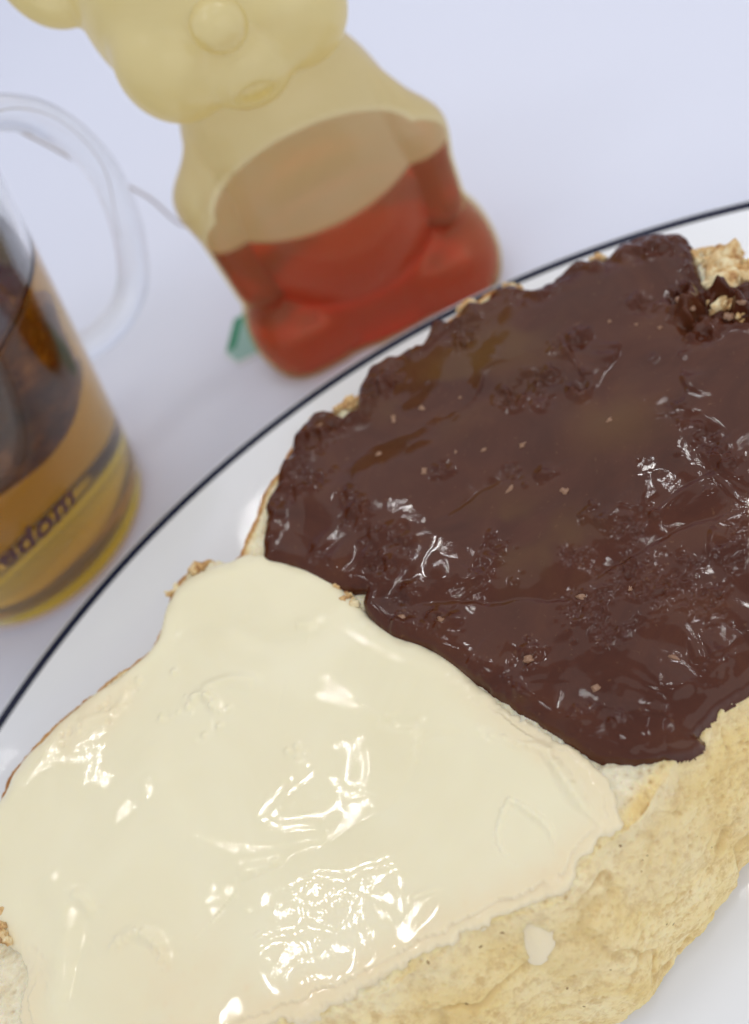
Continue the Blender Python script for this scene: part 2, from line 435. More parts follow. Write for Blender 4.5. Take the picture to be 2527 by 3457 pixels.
# side rings
for j in range(1, NS+1):
    t = j/NS
    bulge = math.sin(t*math.pi)**0.8
    z = ZT-0.0009-(ZT-0.0009-FLOOR)*t
    P = T+nor*(flare*(t**0.85)+0.0028*bulge)[:, None]
    zr = np.full(NU, z)
    if t > 0.93: P = P-nor*(0.004*((t-0.93)/0.07)**2)
    # folds and dents of the pale torn side
    sarc = np.arange(NU)/NU*0.44
    ln = fbm(P[:, 0], P[:, 1], zr, 0.020, 3, 31)
    fold = np.abs(fbm(P[:, 0]+0.02*ln, P[:, 1], zr*1.3, 0.026, 3, 41))
    cr = np.exp(-(fold/0.045)**2)
    fold2 = np.abs(fbm(P[:, 0], P[:, 1]+0.01*ln, zr*0.8, 0.014, 3, 57))
    cr2 = np.exp(-(fold2/0.03)**2)
    env = smooth(0, 0.08, t)
    med = fbm(P[:, 0], P[:, 1], zr, 0.005, 4, 61, 0.6)
    fine = fbm(P[:, 0], P[:, 1], zr, 0.0013, 3, 71, 0.6)
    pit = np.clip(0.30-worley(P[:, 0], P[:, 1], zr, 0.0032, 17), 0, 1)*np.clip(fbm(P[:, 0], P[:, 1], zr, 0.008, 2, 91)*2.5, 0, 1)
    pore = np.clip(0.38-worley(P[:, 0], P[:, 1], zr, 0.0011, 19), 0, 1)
    d = env*(0.0013*ln-0.0007*cr-0.0002*cr2+0.00025*med)+0.00026*fine-0.0010*pit-0.0009*pore+0.0006*(1-smooth(0, 0.16, t))*fbm(P[:, 0], P[:, 1], zr, 0.0028, 3, 77)
    if t > 0.9: d = d+0.0012*med*(t-0.9)*10
    P = P+nor*d[:, None]
    V.append(np.c_[P, zr+0.0010*env*fbm(P[:, 0], P[:, 1], zr, 0.006, 3, 81)*(1-t)])
    crumb.append(np.clip(0.30*(1-smooth(0, 0.12, t))+0.28*smooth(0.1, 0.6, fbm(P[:, 0], P[:, 1], zr, 0.018, 3, 101)), 0, 1))
    crust.append(far*(0.75+0.25*med)); groove_shade.append(np.clip(0.35*cr*env+0.2*cr2*env+1.0*pit+0.8*pore, 0, 0.9))
V = np.concatenate(V); crumb = np.concatenate(crumb); crust = np.concatenate(crust); groove_shade = np.concatenate(groove_shade)
m_ = NT+NS
i, j = np.meshgrid(np.arange(m_-1), np.arange(NU), indexing='ij')
F = np.stack([i*NU+j, (i+1)*NU+j, (i+1)*NU+(j+1) % NU, i*NU+(j+1) % NU], -1).reshape(-1, 4)
bread = empty('bread_slice', (0.0, 0.085, FLOOR))
tag(bread, 'thick oval slice of white bread, half chocolate and half white cream, on the plate', 'bread')
off = np.array([0.0, 0.085, FLOOR])
bb = mesh_obj('bread', V-off, F, M_bread, bread)
attr(bb, 'crumb', crumb); attr(bb, 'crust', np.clip(crust, 0, 1)); attr(bb, 'groove_shade', groove_shade)

# ------------------------------------------------------------------ spreads
def W(P): return atz(P, ZT+0.001)[:, :2]
def heightfield(name, px, step, hfun, material, margin=0.0007):
    poly = catmull(W(px), 6)
    lo = poly.min(0)-margin*1.5; hi = poly.max(0)+margin*1.5
    nx = int((hi[0]-lo[0])/step); ny = int((hi[1]-lo[1])/step)
    X, Y = np.meshgrid(lo[0]+np.arange(nx)*step, lo[1]+np.arange(ny)*step, indexing='ij')
    rag = 0.00045*fbm(X, Y, X*0, 0.003, 3, 7)
    D = poly_sd(X, Y, poly)+rag
    Z, thin = hfun(X, Y, D)
    keep = D > -margin-0.0005
    idx = -np.ones(X.shape, int)
    q = keep[:-1, :-1] & keep[1:, :-1] & keep[1:, 1:] & keep[:-1, 1:]
    used = np.zeros(X.shape, bool)
    used[:-1, :-1] |= q; used[1:, :-1] |= q; used[1:, 1:] |= q; used[:-1, 1:] |= q
    idx[used] = np.arange(used.sum())
    F = np.stack([idx[:-1, :-1][q], idx[1:, :-1][q], idx[1:, 1:][q], idx[:-1, 1:][q]], 1)
    V = np.stack([X[used], Y[used], Z[used]], 1)-off
    o = mesh_obj(name, V, F, material, bread)
    attr(o, 'thin', thin[used])
    return o, (X, Y, Z, D)
def lipz(D, T_, wd):
    u = np.clip(D/wd, 0, 1)
    h = T_*np.sqrt(np.clip(1-(1-u)**2, 0, 1))
    return np.where(D > 0, h, D*2.2)           # past its edge it dives into the bread

def dab(X, Y, px, rad, amp, H):                # round lump
    for (x, y) in W(px): H = H+amp*np.exp(-((X-x)**2+(Y-y)**2)/rad**2)
    return H
def ridge(X, Y, px, wid, amp, H, fade=True):
    d, s, t = line_d(X, Y, catmull(W(px), 6, False))
    f = np.sin(np.clip(t, 0.02, 0.98)*math.pi)**0.5 if fade else 1
    return H+amp*f*np.exp(-(d/wid)**2)
def step_(X, Y, px, wid, amp, H, reach):       # raised on the left of the line, falling back over 'reach'
    d, s, t = line_d(X, Y, catmull(W(px), 6, False))
    f = np.sin(np.clip(t, 0.01, 0.99)*math.pi)**0.6
    return H+amp*f*0.5*(1+np.tanh(s*d/wid))*np.exp(-(d/reach)**2)

choc_px = [(905,1885),(897,1800),(915,1700),(950,1620),(978,1550),(1010,1480),(1040,1430),(1075,1400),(1125,1410),(1165,1420),(1205,1385),(1222,1306),(1286,1235),(1417,1170),(1455,1131),(1475,1100),(1540,1085),(1580,1044),(1657,995),(1712,974),(1768,991),(1824,991),(1852,969),(1914,918),(1981,896),(2038,890),(2060,868),(2150,817),(2217,803),(2296,806),(2330,850),(2345,930),(2385,985),(2450,985),(2527,960),(2640,1050),(2740,1250),(2790,1500),(2770,1850),(2690,2090),(2600,2230),(2527,2300),(2413,2375),(2330,2470),(2352,2508),(2310,2535),(2217,2545),(2133,2556),(2060,2548),(1998,2542),(1900,2480),(1780,2400),(1640,2310),(1520,2220),(1420,2170),(1330,2140),(1260,2090),(1235,2040),(1240,1990),(1150,1985),(1050,1930),(960,1900)]
def fold(X, Y, px, wid, amp, H):
    d, s, t = line_d(X, Y, catmull(W(px), 6, False))
    f = np.sin(np.clip(t, 0.02, 0.98)*math.pi)**0.7*(0.75+0.35*np.sin(t*17+px[0][0]))
    prof = np.where(s > 0, np.exp(-(d/(wid*3.2))**1.3), np.exp(-(d/(wid*0.75))**2))
    return H+amp*f*prof
def bubbles(X, Y, H, pts, rmin, rmax, k, rg_):   # tiny air bubbles just under the skin, many added to catch glints, only the cells near each are touched
    x0_, y0_ = X[0, 0], Y[0, 0]; sx_ = X[1, 0]-X[0, 0]
    for (x, y) in pts:
        r_ = rg_.uniform(rmin, rmax); n_ = int(3*r_/sx_)+1
        i_ = int((x-x0_)/sx_); j_ = int((y-y0_)/sx_)
        a_, b_, c_, d_ = max(i_-n_, 0), i_+n_+1, max(j_-n_, 0), j_+n_+1
        if b_ <= 0 or d_ <= 0 or a_ >= X.shape[0] or c_ >= X.shape[1]: continue
        sl = (slice(a_, b_), slice(c_, d_))
        H[sl] += k*r_*np.exp(-(((X[sl]-x)**2+(Y[sl]-y)**2)/r_**2))
    return H
def along(px, gap, jit, rg_):
    P = catmull(W(px), 10, False); L = np.sum(np.linalg.norm(np.diff(P, axis=0), axis=1))
    P = resample(P, max(3, int(L/gap)), False)
    return [(x+rg_.gauss(0, jit), y+rg_.gauss(0, jit)) for x, y in P if rg_.random() < 0.75]
random.seed(11)
def choc_h(X, Y, D):
    z = X*0
    D = D+0.0006
    H = lipz(D, 0.0024, 0.0030)
    ins = smooth(0.0005, 0.004, D)
    big = fbm(X, Y, z, 0.020, 3, 201)
    # long knife facets: quantised noise gives flat scrapes with crisp edges
    wx = X+0.004*fbm(X, Y, z, 0.012, 2, 203); wy = Y+0.004*fbm(X, Y, z+5, 0.012, 2, 205)
    fac = fbm(wx*0.8+wy*0.5, wy*1.3-wx*0.6, z, 0.017, 2, 207)
    ter = np.abs(np.mod(fac*2.6, 1)-0.5)*2
    H = H+ins*(0.0005*big+0.00022*fac+0.00014*fbm(wx, wy, z, 0.007, 2, 208))
    H = H+ins*0.00004*fbm(X, Y, z, 0.0040, 2, 209)
    XW = X+0.0011*fbm(X, Y, z, 0.0045, 3, 261); YW = Y+0.0011*fbm(X, Y, z+3, 0.0045, 3, 263)
    for px, wd, am in [([(1240,2030),(1500,2040),(1750,2035),(1920,2030),(2010,1990)], 0.0007, -0.0007),
                       ([(1905,2010),(2000,1960),(2130,1890),(2300,1800),(2527,1720)], 0.0008, -0.0008),
                       ([(1330,2150),(1480,2200),(1560,2280),(1680,2330),(1780,2330)], 0.0013, 0.0010),
                       ([(1480,2270),(1600,2330),(1720,2370)], 0.0010, 0.0006),
                       ([(1760,2400),(1900,2440),(2080,2450),(2180,2480)], 0.0012, 0.0010),
                       ([(2250,2440),(2270,2370),(2380,2290),(2527,2200)], 0.0015, 0.0016),
                       ([(2310,2250),(2400,2230),(2500,2170)], 0.0009, 0.0008),
                       ([(1480,1770),(1600,1690),(1700,1640),(1900,1580)], 0.0006, -0.0005),
                       ([(2180,1750),(2330,1650),(2420,1600)], 0.0006, -0.0006),
                       ([(1980,1930),(2010,2000),(1990,2060),(1960,2120)], 0.0006, 0.0003),
                       ([(1640,2000),(1620,1960),(1690,1890)], 0.0010, 0.0010),
                       ([(1650,1850),(1620,1910),(1600,1980)], 0.0009, -0.0006),
                       ([(1560,1400),(1620,1330),(1650,1250),(1760,1220)], 0.0007, 0.0007),
                       ([(1870,1160),(1960,1270),(1975,1290)], 0.0005, 0.0008),
                       ([(1960,1260),(1880,1160)], 0.0005, 0.0005),
                       ([(2050,1260),(2090,1170)], 0.0008, 0.0008),
                       ([(2300,1200),(2320,1330),(2280,1420)], 0.0008, 0.0008),
                       ([(2380,1550),(2440,1600),(2400,1650)], 0.0010, 0.0010),
                       ([(1960,1740),(2030,1790),(2100,1830)], 0.0009, 0.0008),
                       ([(2130,1790),(2160,1730),(2220,1770)], 0.0008, 0.0010),
                       ([(2440,1760),(2400,1850),(2460,1930)], 0.0009, 0.0009),
                       ([(2060,870),(2180,850),(2290,850)], 0.0030, 0.0014),
                       ([(1480,1120),(1600,1090),(1640,1070)], 0.0012, 0.0011),
                       ([(1500,1170),(1570,1180),(1580,1130)], 0.0007, -0.0008),
                       ([(1090,1460),(1180,1440),(1240,1360),(1300,1290)], 0.0014, 0.0012),
                       ([(1000,1560),(1060,1470)], 0.0012, 0.0009),
                       ([(960,1700),(980,1620),(1010,1570)], 0.0010, 0.0007),
                       ([(1210,1660),(1240,1760),(1270,1840),(1280,1940)], 0.0010, 0.0009),
                       ([(1040,1840),(1110,1900),(1200,1950)], 0.0010, 0.0009),
                       ([(1870,2480),(1960,2500),(2080,2520),(2200,2510)], 0.0012, 0.0009)]:
        H = fold(XW, YW, px, wd, am*0.75, H)
    # little clusters of lumps and bubbles
    lump = np.clip(fbm(X, Y, z, 0.0024, 2, 271, 0.5), -0.25, 1)+0.30*(0.6-worley(X, Y, z, 0.0022, 27))
    for px, rd, am in [([(1365,2115),(1475,2110),(1520,2120),(1380,2020),(1790,2230),(1750,2380)], 0.0022, 0.0010),
                       ([(1720,1350),(1790,1300),(1860,1290),(1740,1370),(1900,1190),(2140,1040),(2190,1055),(1960,1160),(1830,1370),(1960,1340)], 0.0022, 0.0010),
                       ([(2310,1060),(2340,1090),(2320,1020),(2370,1130),(2440,1060),(2500,1080),(2480,1000),(2420,1010)], 0.0030, 0.0018),
                       ([(1090,1470),(1140,1460),(1070,1520),(1330,1290),(1280,1330),(1230,1400),(1570,1170),(1510,1130),(2180,870),(2230,850)], 0.0026, 0.0012),
                       ([(1180,1700),(1200,1770),(1240,1730),(1260,1820),(1270,1900),(1350,1820),(1360,1870),(1010,1600),(1320,1930)], 0.0022, 0.0008),
                       ([(1730,1620),(1840,1620),(1500,1610),(2400,1500),(2380,1480),(2330,1440),(2470,1590),(2430,1550),(2260,1400),(1060,1640),(990,1680)], 0.0020, 0.0007)]:
        for (x, y) in W(px): H = H+1.75*am*lump*np.exp(-(((X-x)**2+(Y-y)**2)/rd**2)**1.5)
    rb = random.Random(77)
    for (cx_, cy_) in W([(1365,2115),(1475,2110),(1570,1100),(1380,2020),(1790,2230),(1750,2380),(1720,1350),(1790,1300),(1860,1290),(1900,1190),(2140,1040),(1960,1160),(1180,1700),(1240,1730),(1260,1820),(1270,1900),(1350,1820),(1010,1600),(1730,1620),(1650,1950),(1680,1870),(2000,1760),(2200,1770),(2470,1590),(2400,1560),(2430,2280),(2370,2330),(1990,2430),(2080,2460),(1060,1640),(1330,1930),(1600,2290),(1660,2330),(1560,1180),(1600,1120)]):
        H = bubbles(X, Y, H, [(cx_+rb.gauss(0, 0.0011), cy_+rb.gauss(0, 0.0011)) for _ in range(9)], 0.00026, 0.00050, 0.55, rb)
    pr = W([(random.uniform(950, 2527), random.uniform(950, 2500)) for _ in range(40)])
    for (x, y) in pr:
        r = random.uniform(0.0003, 0.0008); H = H+random.uniform(0.15, 0.45)*r*np.exp(-((X-x)**2+(Y-y)**2)/r**2)
    # rough, broken-skin patches
    rp = X*0
    for (px, py, rd) in [(2030,2060,0.0052),(2080,1950,0.0045),(2150,2010,0.0050),(2290,1920,0.0050),(2440,1900,0.0040),(2050,2130,0.0035),(2250,1990,0.0040),(2430,2060,0.0045),(1960,1890,0.003),(2480,1780,0.003),(2120,1800,0.003),(2370,2020,0.004)]:
        x, y = W([(px, py)])[0]; rp = np.maximum(rp, np.exp(-(((X-x)**2+(Y-y)**2)/rd**2)**2))
    rp = rp*smooth(-0.25, 0.25, fbm(X, Y, z, 0.0035, 3, 221))
    fin = fbm(X, Y, z, 0.0010, 3, 223, 0.65)
    H = H+rp*(0.00065*fin+0.0001*worley(X, Y, z, 0.0008, 9))
    # ragged far edge
    edge = smooth(0.006, 0.001, D)*smooth(0.105, 0.125, Y)
    H = H+edge*0.0018*fbm(X, Y, z, 0.0035, 3, 231)
    thin = X*0  # colour mask only: ochre patches standing for weaker reflection
    for (px, py, rd) in [(1620,1230,0.010),(1450,1330,0.010),(1740,1180,0.008),(2080,1440,0.007),(1900,1850,0.006),(1700,1830,0.008)]:
        x, y = W([(px, py)])[0]; thin = np.maximum(thin, np.exp(-((X-x)**2+(Y-y)**2)/rd**2))
    thin = thin*smooth(-0.3, 0.3, fbm(X, Y, z, 0.008, 3, 241))*0.75
    return ZT+0.0002+H, thin
choc, cg = heightfield('chocolate_spread', choc_px, 0.00020, choc_h, M_choc)

cream_px = [(880,1885),(960,1905),(1050,1935),(1130,1975),(1180,2030),(1240,2090),(1330,2155),(1420,2185),(1520,2235),(1640,2325),(1780,2415),(1900,2495),(1990,2560),(2040,2610),(2080,2700),(2105,2780),(2045,2815),(1985,2870),(1935,2965),(1860,3025),(1750,3068),(1660,3098),(1555,3160),(1430,3230),(1330,3280),(1170,3362),(1010,3430),(790,3515),(500,3610),(250,3640),(90,3560),(60,3400),(75,3290),(20,3200),(-60,3150),(-200,3100),(-300,3050),(-150,2870),(0,2710),(45,2620),(95,2560),(160,2490),(235,2420),(310,2360),(385,2305),(455,2250),(520,2185),(552,2120),(570,2050),(600,1990),(655,1950),(710,1925),(770,1905),(820,1885)]
def cream_h(X, Y, D):
    z = X*0
    D = D+0.0007*smooth(0.066, 0.080, Y)+smooth(0.078, 0.060, Y)*(0.0013*fbm(X, Y, z, 0.0045, 4, 351, 0.65)-0.0004)
    lo_ = smooth(0.078, 0.050, Y)
    H = lipz(D, 0.0017-0.0011*lo_, 0.0035+0.004*lo_)
    ins = smooth(0.0005, 0.005, D)
    H = H+ins*(0.0009*fbm(X, Y, z, 0.026, 2, 301)+0.00010*fbm(X, Y, z, 0.011, 2, 303))
    # big swirl left by the knife: a step that runs round the middle pool
    H = step_(X, Y, [(1330,2440),(1400,2480),(1420,2560),(1380,2660),(1290,2770),(1150,2860),(980,2900),(850,2960),(790,3020)], 0.0008, -0.0009, H, 0.008)
    H = ridge(X, Y, [(520,2500),(520,2640),(600,2780),(760,2860),(950,2870),(1110,2830)], 0.0030, 0.0004, H)
    H = ridge(X, Y, [(950,2370),(1080,2380),(1200,2440),(1250,2560),(1240,2700)], 0.0028, 0.0003, H)
    H = ridge(X, Y, [(1640,2470),(1740,2510),(1830,2530),(1900,2620),(1970,2720),(2040,2800)], 0.0011, 0.0009, H)
    H = ridge(X, Y, [(1880,2480),(1960,2590),(2030,2700)], 0.0020, 0.0004, H)
    H = ridge(X, Y, [(600,2130),(760,2110),(900,2160),(1050,2150)], 0.0020, -0.0005, H)
    # oval dent with raised seam
    oval = [(1720,2700),(1790,2740),(1850,2790),(1870,2850),(1872,2920),(1860,2970),(1800,2950),(1740,2920),(1700,2880),(1680,2820),(1690,2760),(1720,2700)]
    H = ridge(X, Y, oval, 0.00060, 0.00042, H, False)
    H = dab(X, Y, [(1780,2860)], 0.0035, 0.0004, H)
    for px, wd, am in [([(680,2330),(780,2300),(870,2310)], 0.0009, 0.0008), ([(630,2370),(690,2350),(730,2380),(740,2420)], 0.0008, 0.0007),
                       ([(430,2330),(400,2400),(300,2440),(270,2490)], 0.0010, 0.0007), ([(1000,2120),(1080,2110)], 0.0010, 0.0006),
                       ([(1280,2440),(1350,2450),(1420,2440)], 0.0009, -0.0006), ([(1370,3040),(1450,3010),(1560,3000)], 0.0010, 0.0008),
                       ([(250,3020),(290,3040),(320,3090)], 0.0008, 0.0008), ([(380,3200),(450,3150),(520,3180),(560,3260)], 0.0009, 0.0009),
                       ([(800,2960),(950,2930),(1120,2930)], 0.0012, 0.0006), ([(800,3060),(950,3050),(1120,3080)], 0.0012, 0.0007),
                       ([(800,3160),(900,3150),(1100,3150)], 0.0010, 0.0005), ([(330,3050),(280,3250),(330,3457)], 0.0025, -0.0006),
                       ([(160,2960),(230,3100),(200,3400)], 0.0020, 0.0005)]:
        H = ridge(X, Y, px, wd*1.1, am*0.7, H)
    H = dab(X, Y, [(640,2390),(660,2370),(700,2360),(720,2390),(780,2400),(550,2430),(590,2270),(470,2300),(1010,2530),(980,2545),(700,2490),(750,2460)], 0.0006, 0.0005, H)
    rx, ry = W([(960, 3010)])[0]
    g = np.exp(-(((X-rx)/0.0085)**2+((Y-ry)/0.0075)**2)**2)
    q_, q2 = W([(800, 3010), (1130, 2960)]); dv = (q2-q_)/np.linalg.norm(q2-q_)
    across = -(X-rx)*dv[1]+(Y-ry)*dv[0]+0.0006*fbm(X, Y, z, 0.006, 2, 331)
    H = H+g*0.00009*np.sin(across/0.0030*2*math.pi)
    rb = random.Random(78)
    for px, gap, jit, r0, r1, k in [(oval, 0.0010, 0.00020, 0.00026, 0.00042, 0.45),
            ([(1330,2445),(1400,2480),(1420,2560),(1380,2660),(1290,2770),(1150,2860),(980,2900),(850,2960)], 0.0011, 0.0003, 0.0003, 0.0006, 0.40),
            ([(1640,2470),(1740,2510),(1830,2530),(1900,2620),(1970,2720),(2040,2800)], 0.0009, 0.0003, 0.0003, 0.0005, 0.45),
            ([(1650,2700),(1690,2690),(1730,2690),(1700,2720)], 0.0005, 0.0003, 0.0003, 0.0004, 0.5),
            ([(630,2360),(690,2350),(730,2380),(740,2420)], 0.0006, 0.0003, 0.0003, 0.0005, 0.5),
            ([(550,2440),(600,2420),(660,2400)], 0.0008, 0.0006, 0.0003, 0.0005, 0.4),
            ([(980,2530),(1010,2560),(1040,2555)], 0.0007, 0.0002, 0.0003, 0.0005, 0.5),
            ([(380,3190),(450,3150),(520,3180),(550,3240),(560,3270)], 0.0005, 0.0004, 0.0003, 0.0005, 0.5),
            ([(1950,2900),(1930,2960)], 0.0005, 0.0001, 0.0003, 0.0004, 0.5),
            ([(800,3180),(900,3170),(880,3200)], 0.0006, 0.0004, 0.0003, 0.0005, 0.4),
            ([(600,3270),(760,3290),(900,3330),(1100,3300),(1180,3310)], 0.0013, 0.0008, 0.0003, 0.0005, 0.4)]:
        H = bubbles(X, Y, H, along(px, gap, jit, rb), r0, r1, k, rb)
    # thin places where the crumb shows through
    thin = X*0; rough = X*0
    for (px, py, rd, t_) in [(330,2390,0.0055,1.2),(420,2340,0.004,.8),(230,2480,0.0045,.8),(560,3330,0.009,.75),(700,3260,0.005,.6),(1250,3150,0.010,.45),(1000,3350,0.007,.6),(1420,3140,0.006,.5),(1650,3000,0.006,.4),(950,2590,0.006,.2),(450,3200,0.006,.45),(1700,2960,0.005,.4),(850,3390,0.006,.8),(1850,2950,0.004,.5)]:
        x, y = W([(px, py)])[0]; g = np.exp(-((X-x)**2+(Y-y)**2)/rd**2)
        thin = np.maximum(thin, g*t_); rough = np.maximum(rough, g*t_)
    edge = smooth(0.0065, 0.0005, D)*smooth(0.080, 0.058, Y)
    rough = np.maximum(rough*0.8, edge)
    H = H-rough*ins*0.0004+rough*(0.00014*fbm(X, Y, z, 0.0036, 2, 311)+0.00008*(worley(X, Y, z, 0.0026, 5)-0.5))
    pit_ = np.clip(0.42-worley(X, Y, z, 0.0019, 55), 0, 1)*smooth(0.30, 0.6, rough)*ins
    H = H-0.0016*pit_
    thin = np.clip(thin+1.6*pit_, 0, 1.2)
    thin = np.clip(thin*(0.6+0.5*fbm(X, Y, z, 0.004, 3, 315))+0.75*edge, 0, 1)
    H = np.where(D > 0.0015, np.maximum(H, 0.00075+0.00030*fbm(X, Y, z, 0.010, 2, 341)), H)
    return ZT+0.0002+H, thin
cream, kg = heightfield('white_cream_spread', cream_px, 0.00021, cream_h, M_cream)

def surf_z(g, x, y):
    X, Y, Z, D = g
    i = int(round((x-X[0, 0])/(X[1, 0]-X[0, 0]))); j = int(round((y-Y[0, 0])/(Y[0, 1]-Y[0, 0])))
    i = min(max(i, 0), X.shape[0]-1); j = min(max(j, 0), X.shape[1]-1)
    return Z[i, j]
# nut chips sitting in the chocolate
def chip(cx, cy_, cz, sx, sy, sz, rz, seed):
    bm = bmesh.new(); bmesh.ops.create_icosphere(bm, subdivisions=3, radius=1)
    rg = random.Random(seed)
    ph = [rg.uniform(0, 6) for _ in range(3)]
    for v in bm.verts:
        c = v.co; r = 1+0.22*math.sin(3*c.x+ph[0])+0.2*math.sin(4*c.y+ph[1])+0.15*math.sin(7*c.z+5*c.x+ph[2])+0.1*math.sin(11*c.y+9*c.z+ph[0])
        c *= r; c.x *= sx; c.y *= sy; c.z *= sz
    M = Matrix.Translation((cx, cy_, cz)) @ Matrix.Rotation(rz, 4, 'Z')
    bm.transform(M); return bm
chips = [(1335,1430,.0011,.0005,1.2),(1285,1550,.0010,.0004,.1),(1725,1670,.0011,.0004,.35),(1910,1675,.0010,.0008,.5),(1965,2030,.0012,.0007,-.6),(2018,2338,.0008,.0006,0),(1440,1610,.0008,.0006,1),(1640,1535,.0009,.0004,.1),(1430,1395,.0008,.0006,.5),(1770,1520,.0009,.0006,.3),(2280,2240,.0009,.0005,-1),(2300,1060,.0011,.0008,.3),(2335,1085,.0008,.0009,.8),(2460,1085,.0014,.0008,.6),(2500,1070,.0009,.0009,.2),(2060,1440,.0007,.0005,.3),(1500,2115,.0007,.0007,0),(1365,2100,.0010,.0008,0),(1790,2245,.0012,.0006,-.4),(2230,1125,.0005,.0004,0),(2060,1105,.0004,.0004,0),(2150,1115,.0005,.0003,1),(1090,1460,.0007,.0005,0),(1545,1545,.0004,.0003,1),(2130,2000,.0006,.0004,1),(1560,1360,.0005,.0003,.5)]
for q, (px, py, sx, sy, rz) in enumerate(chips):
    x, y = W([(px, py)])[0]; z = surf_z(cg, x, y)
    bm = chip(x-off[0], y-off[1], z-off[2]-0.00005, sx*0.8, sy*0.8, 0.0003, rz, q)
    me = bpy.data.meshes.new('nut_chip'); bm.to_mesh(me); bm.free(); me.materials.append(M_nut)
    me.polygons.foreach_set('use_smooth', [True]*len(me.polygons))
    o = bpy.data.objects.new('nut_chip', me); COL.objects.link(o); o.parent = choc
# toasted crumbs along the far crust and on the torn corner
cr_list = []
rg = random.Random(5)
def clump(px0, px1, nn, rad, spread, zoff=0.0, r=rg):
    for _ in range(nn):
        t = r.random(); cr_list.append((px0[0]+(px1[0]-px0[0])*t+r.gauss(0, spread), px0[1]+(px1[1]-px0[1])*t+r.gauss(0, spread), rad*r.choice((.5, .7, .9, 1.2, 1.8)), zoff+r.uniform(-.0004, .0006)))
clump((2360,880),(2515,905), 12, 0.0017, 14)
clump((2345,870),(2515,900), 30, 0.0008, 18)
clump((2400,950),(2500,965), 10, 0.0016, 16)
clump((2430,1040),(2520,1080), 12, 0.0010, 14, 0.0015)
clump((1125,1400),(1215,1350), 26, 0.0008, 7)
clump((1560,1050),(1600,1035), 10, 0.0007, 6)
clump((1690,965),(1760,975), 10, 0.0006, 5)
clump((2010,885),(2045,878), 8, 0.0006, 4)
clump((650,1925),(700,1900), 12, 0.0007, 5)
clump((575,2010),(600,1975), 8, 0.0006, 4)
clump((1130,1965),(1210,2060), 26, 0.0005, 12, 0.0006)
clump((0,3060),(40,3180), 12, 0.0010, 10, 0.001)
bmA = bmesh.new()
for q, (px, py, rd, dz) in enumerate(cr_list):
    x, y = atz([(px, py)], ZT)[0][:2]
    b_ = chip(x-off[0], y-off[1], ZT+dz-off[2], rd, rd*rg.uniform(.6, 1), rd*rg.uniform(.6, 1), rg.uniform(0, 3), 100+q)
    me = bpy.data.meshes.new('t'); b_.to_mesh(me); b_.free(); bmA.from_mesh(me); bpy.data.meshes.remove(me)
me = bpy.data.meshes.new('crumbs'); bmA.to_mesh(me); bmA.free(); me.materials.append(M_crumb)
me.polygons.foreach_set('use_smooth', [True]*len(me.polygons))
o = bpy.data.objects.new('crumbs', me); COL.objects.link(o); o.parent = bread; o['kind'] = 'stuff'

# ------------------------------------------------------------------ solids from distance fields (bear bottle and honey)
def surface_net(f, lo, step):
    nx, ny, nz = f.shape
    s = f < 0
    c = np.zeros((nx-1, ny-1, nz-1, 3)); cnt = np.zeros((nx-1, ny-1, nz-1))
    def corner(a): return (slice(a[0], nx-1+a[0]), slice(a[1], ny-1+a[1]), slice(a[2], nz-1+a[2]))
    cs = [(a, b, d) for a in (0, 1) for b in (0, 1) for d in (0, 1)]
    for p in cs:
        for ax in range(3):
            if p[ax] == 0:
                q = list(p); q[ax] = 1; q = tuple(q)
                fp = f[corner(p)]; fq = f[corner(q)]
                m = (fp < 0) != (fq < 0)
                t = np.where(m, fp/(fp-fq+1e-20), 0)
                for k in range(3):
                    c[..., k] += np.where(m, p[k]+(t if k == ax else 0), 0)
                cnt += m
    act = cnt > 0
    idx = -np.ones(act.shape, int); idx[act] = np.arange(act.sum())
    g = np.stack(np.nonzero(act), 1)
    V = lo+(g+c[act]/cnt[act][:, None])*step
    F = []
    for ax in range(3):
        o1, o2 = [(1, 2), (2, 0), (0, 1)][ax]
        sh = [slice(0, n_) for n_ in f.shape]
        a = [slice(1, n_-1) for n_ in f.shape]; a[ax] = slice(0, f.shape[ax]-1)
        b2 = list(a); b2[ax] = slice(1, f.shape[ax])
        A = s[tuple(a)]; B = s[tuple(b2)]
        I = np.stack(np.nonzero(A != B), 1)
        flip = A[tuple(I.T)]
        base = I+1; base[:, ax] -= 1
        e1 = np.zeros(3, int); e1[o1] = 1; e2 = np.zeros(3, int); e2[o2] = 1
        def at(k): return idx[k[:, 0], k[:, 1], k[:, 2]]
        q = np.stack([at(base-e1-e2), at(base-e2), at(base), at(base-e1)], 1)
        q[~flip] = q[~flip][:, ::-1]
        F.append(q)
    return V, np.concatenate(F)
st = 0.00085
gx = np.arange(-0.046, 0.046, st); gy = np.arange(-0.034, 0.040, st); gz = np.arange(-0.004, 0.132, st)
GX, GY, GZ = np.meshgrid(gx, gy, gz, indexing='ij')
GX = -GX+0.060*(GZ-0.012)        # the bottle leans a little
def ell(c, r):
    q = np.sqrt(((GX-c[0])/r[0])**2+((GY-c[1])/r[1])**2+((GZ-c[2])/r[2])**2)
    return (q-1)*min(r)
def cap(a, b, r0, r1):
    a = np.array(a); b = np.array(b); ab = b-a
    t = np.clip(((GX-a[0])*ab[0]+(GY-a[1])*ab[1]+(GZ-a[2])*ab[2])/(ab@ab), 0, 1)
    return np.sqrt((GX-a[0]-t*ab[0])**2+(GY-a[1]-t*ab[1])**2+(GZ-a[2]-t*ab[2])**2)-(r0+(r1-r0)*t)
def smin(a, b, k):
    h = np.clip(0.5+0.5*(b-a)/k, 0, 1); return b*(1-h)+a*h-k*h*(1-h)
body = ell((0, 0, 0.040), (0.0275, 0.0200, 0.036))
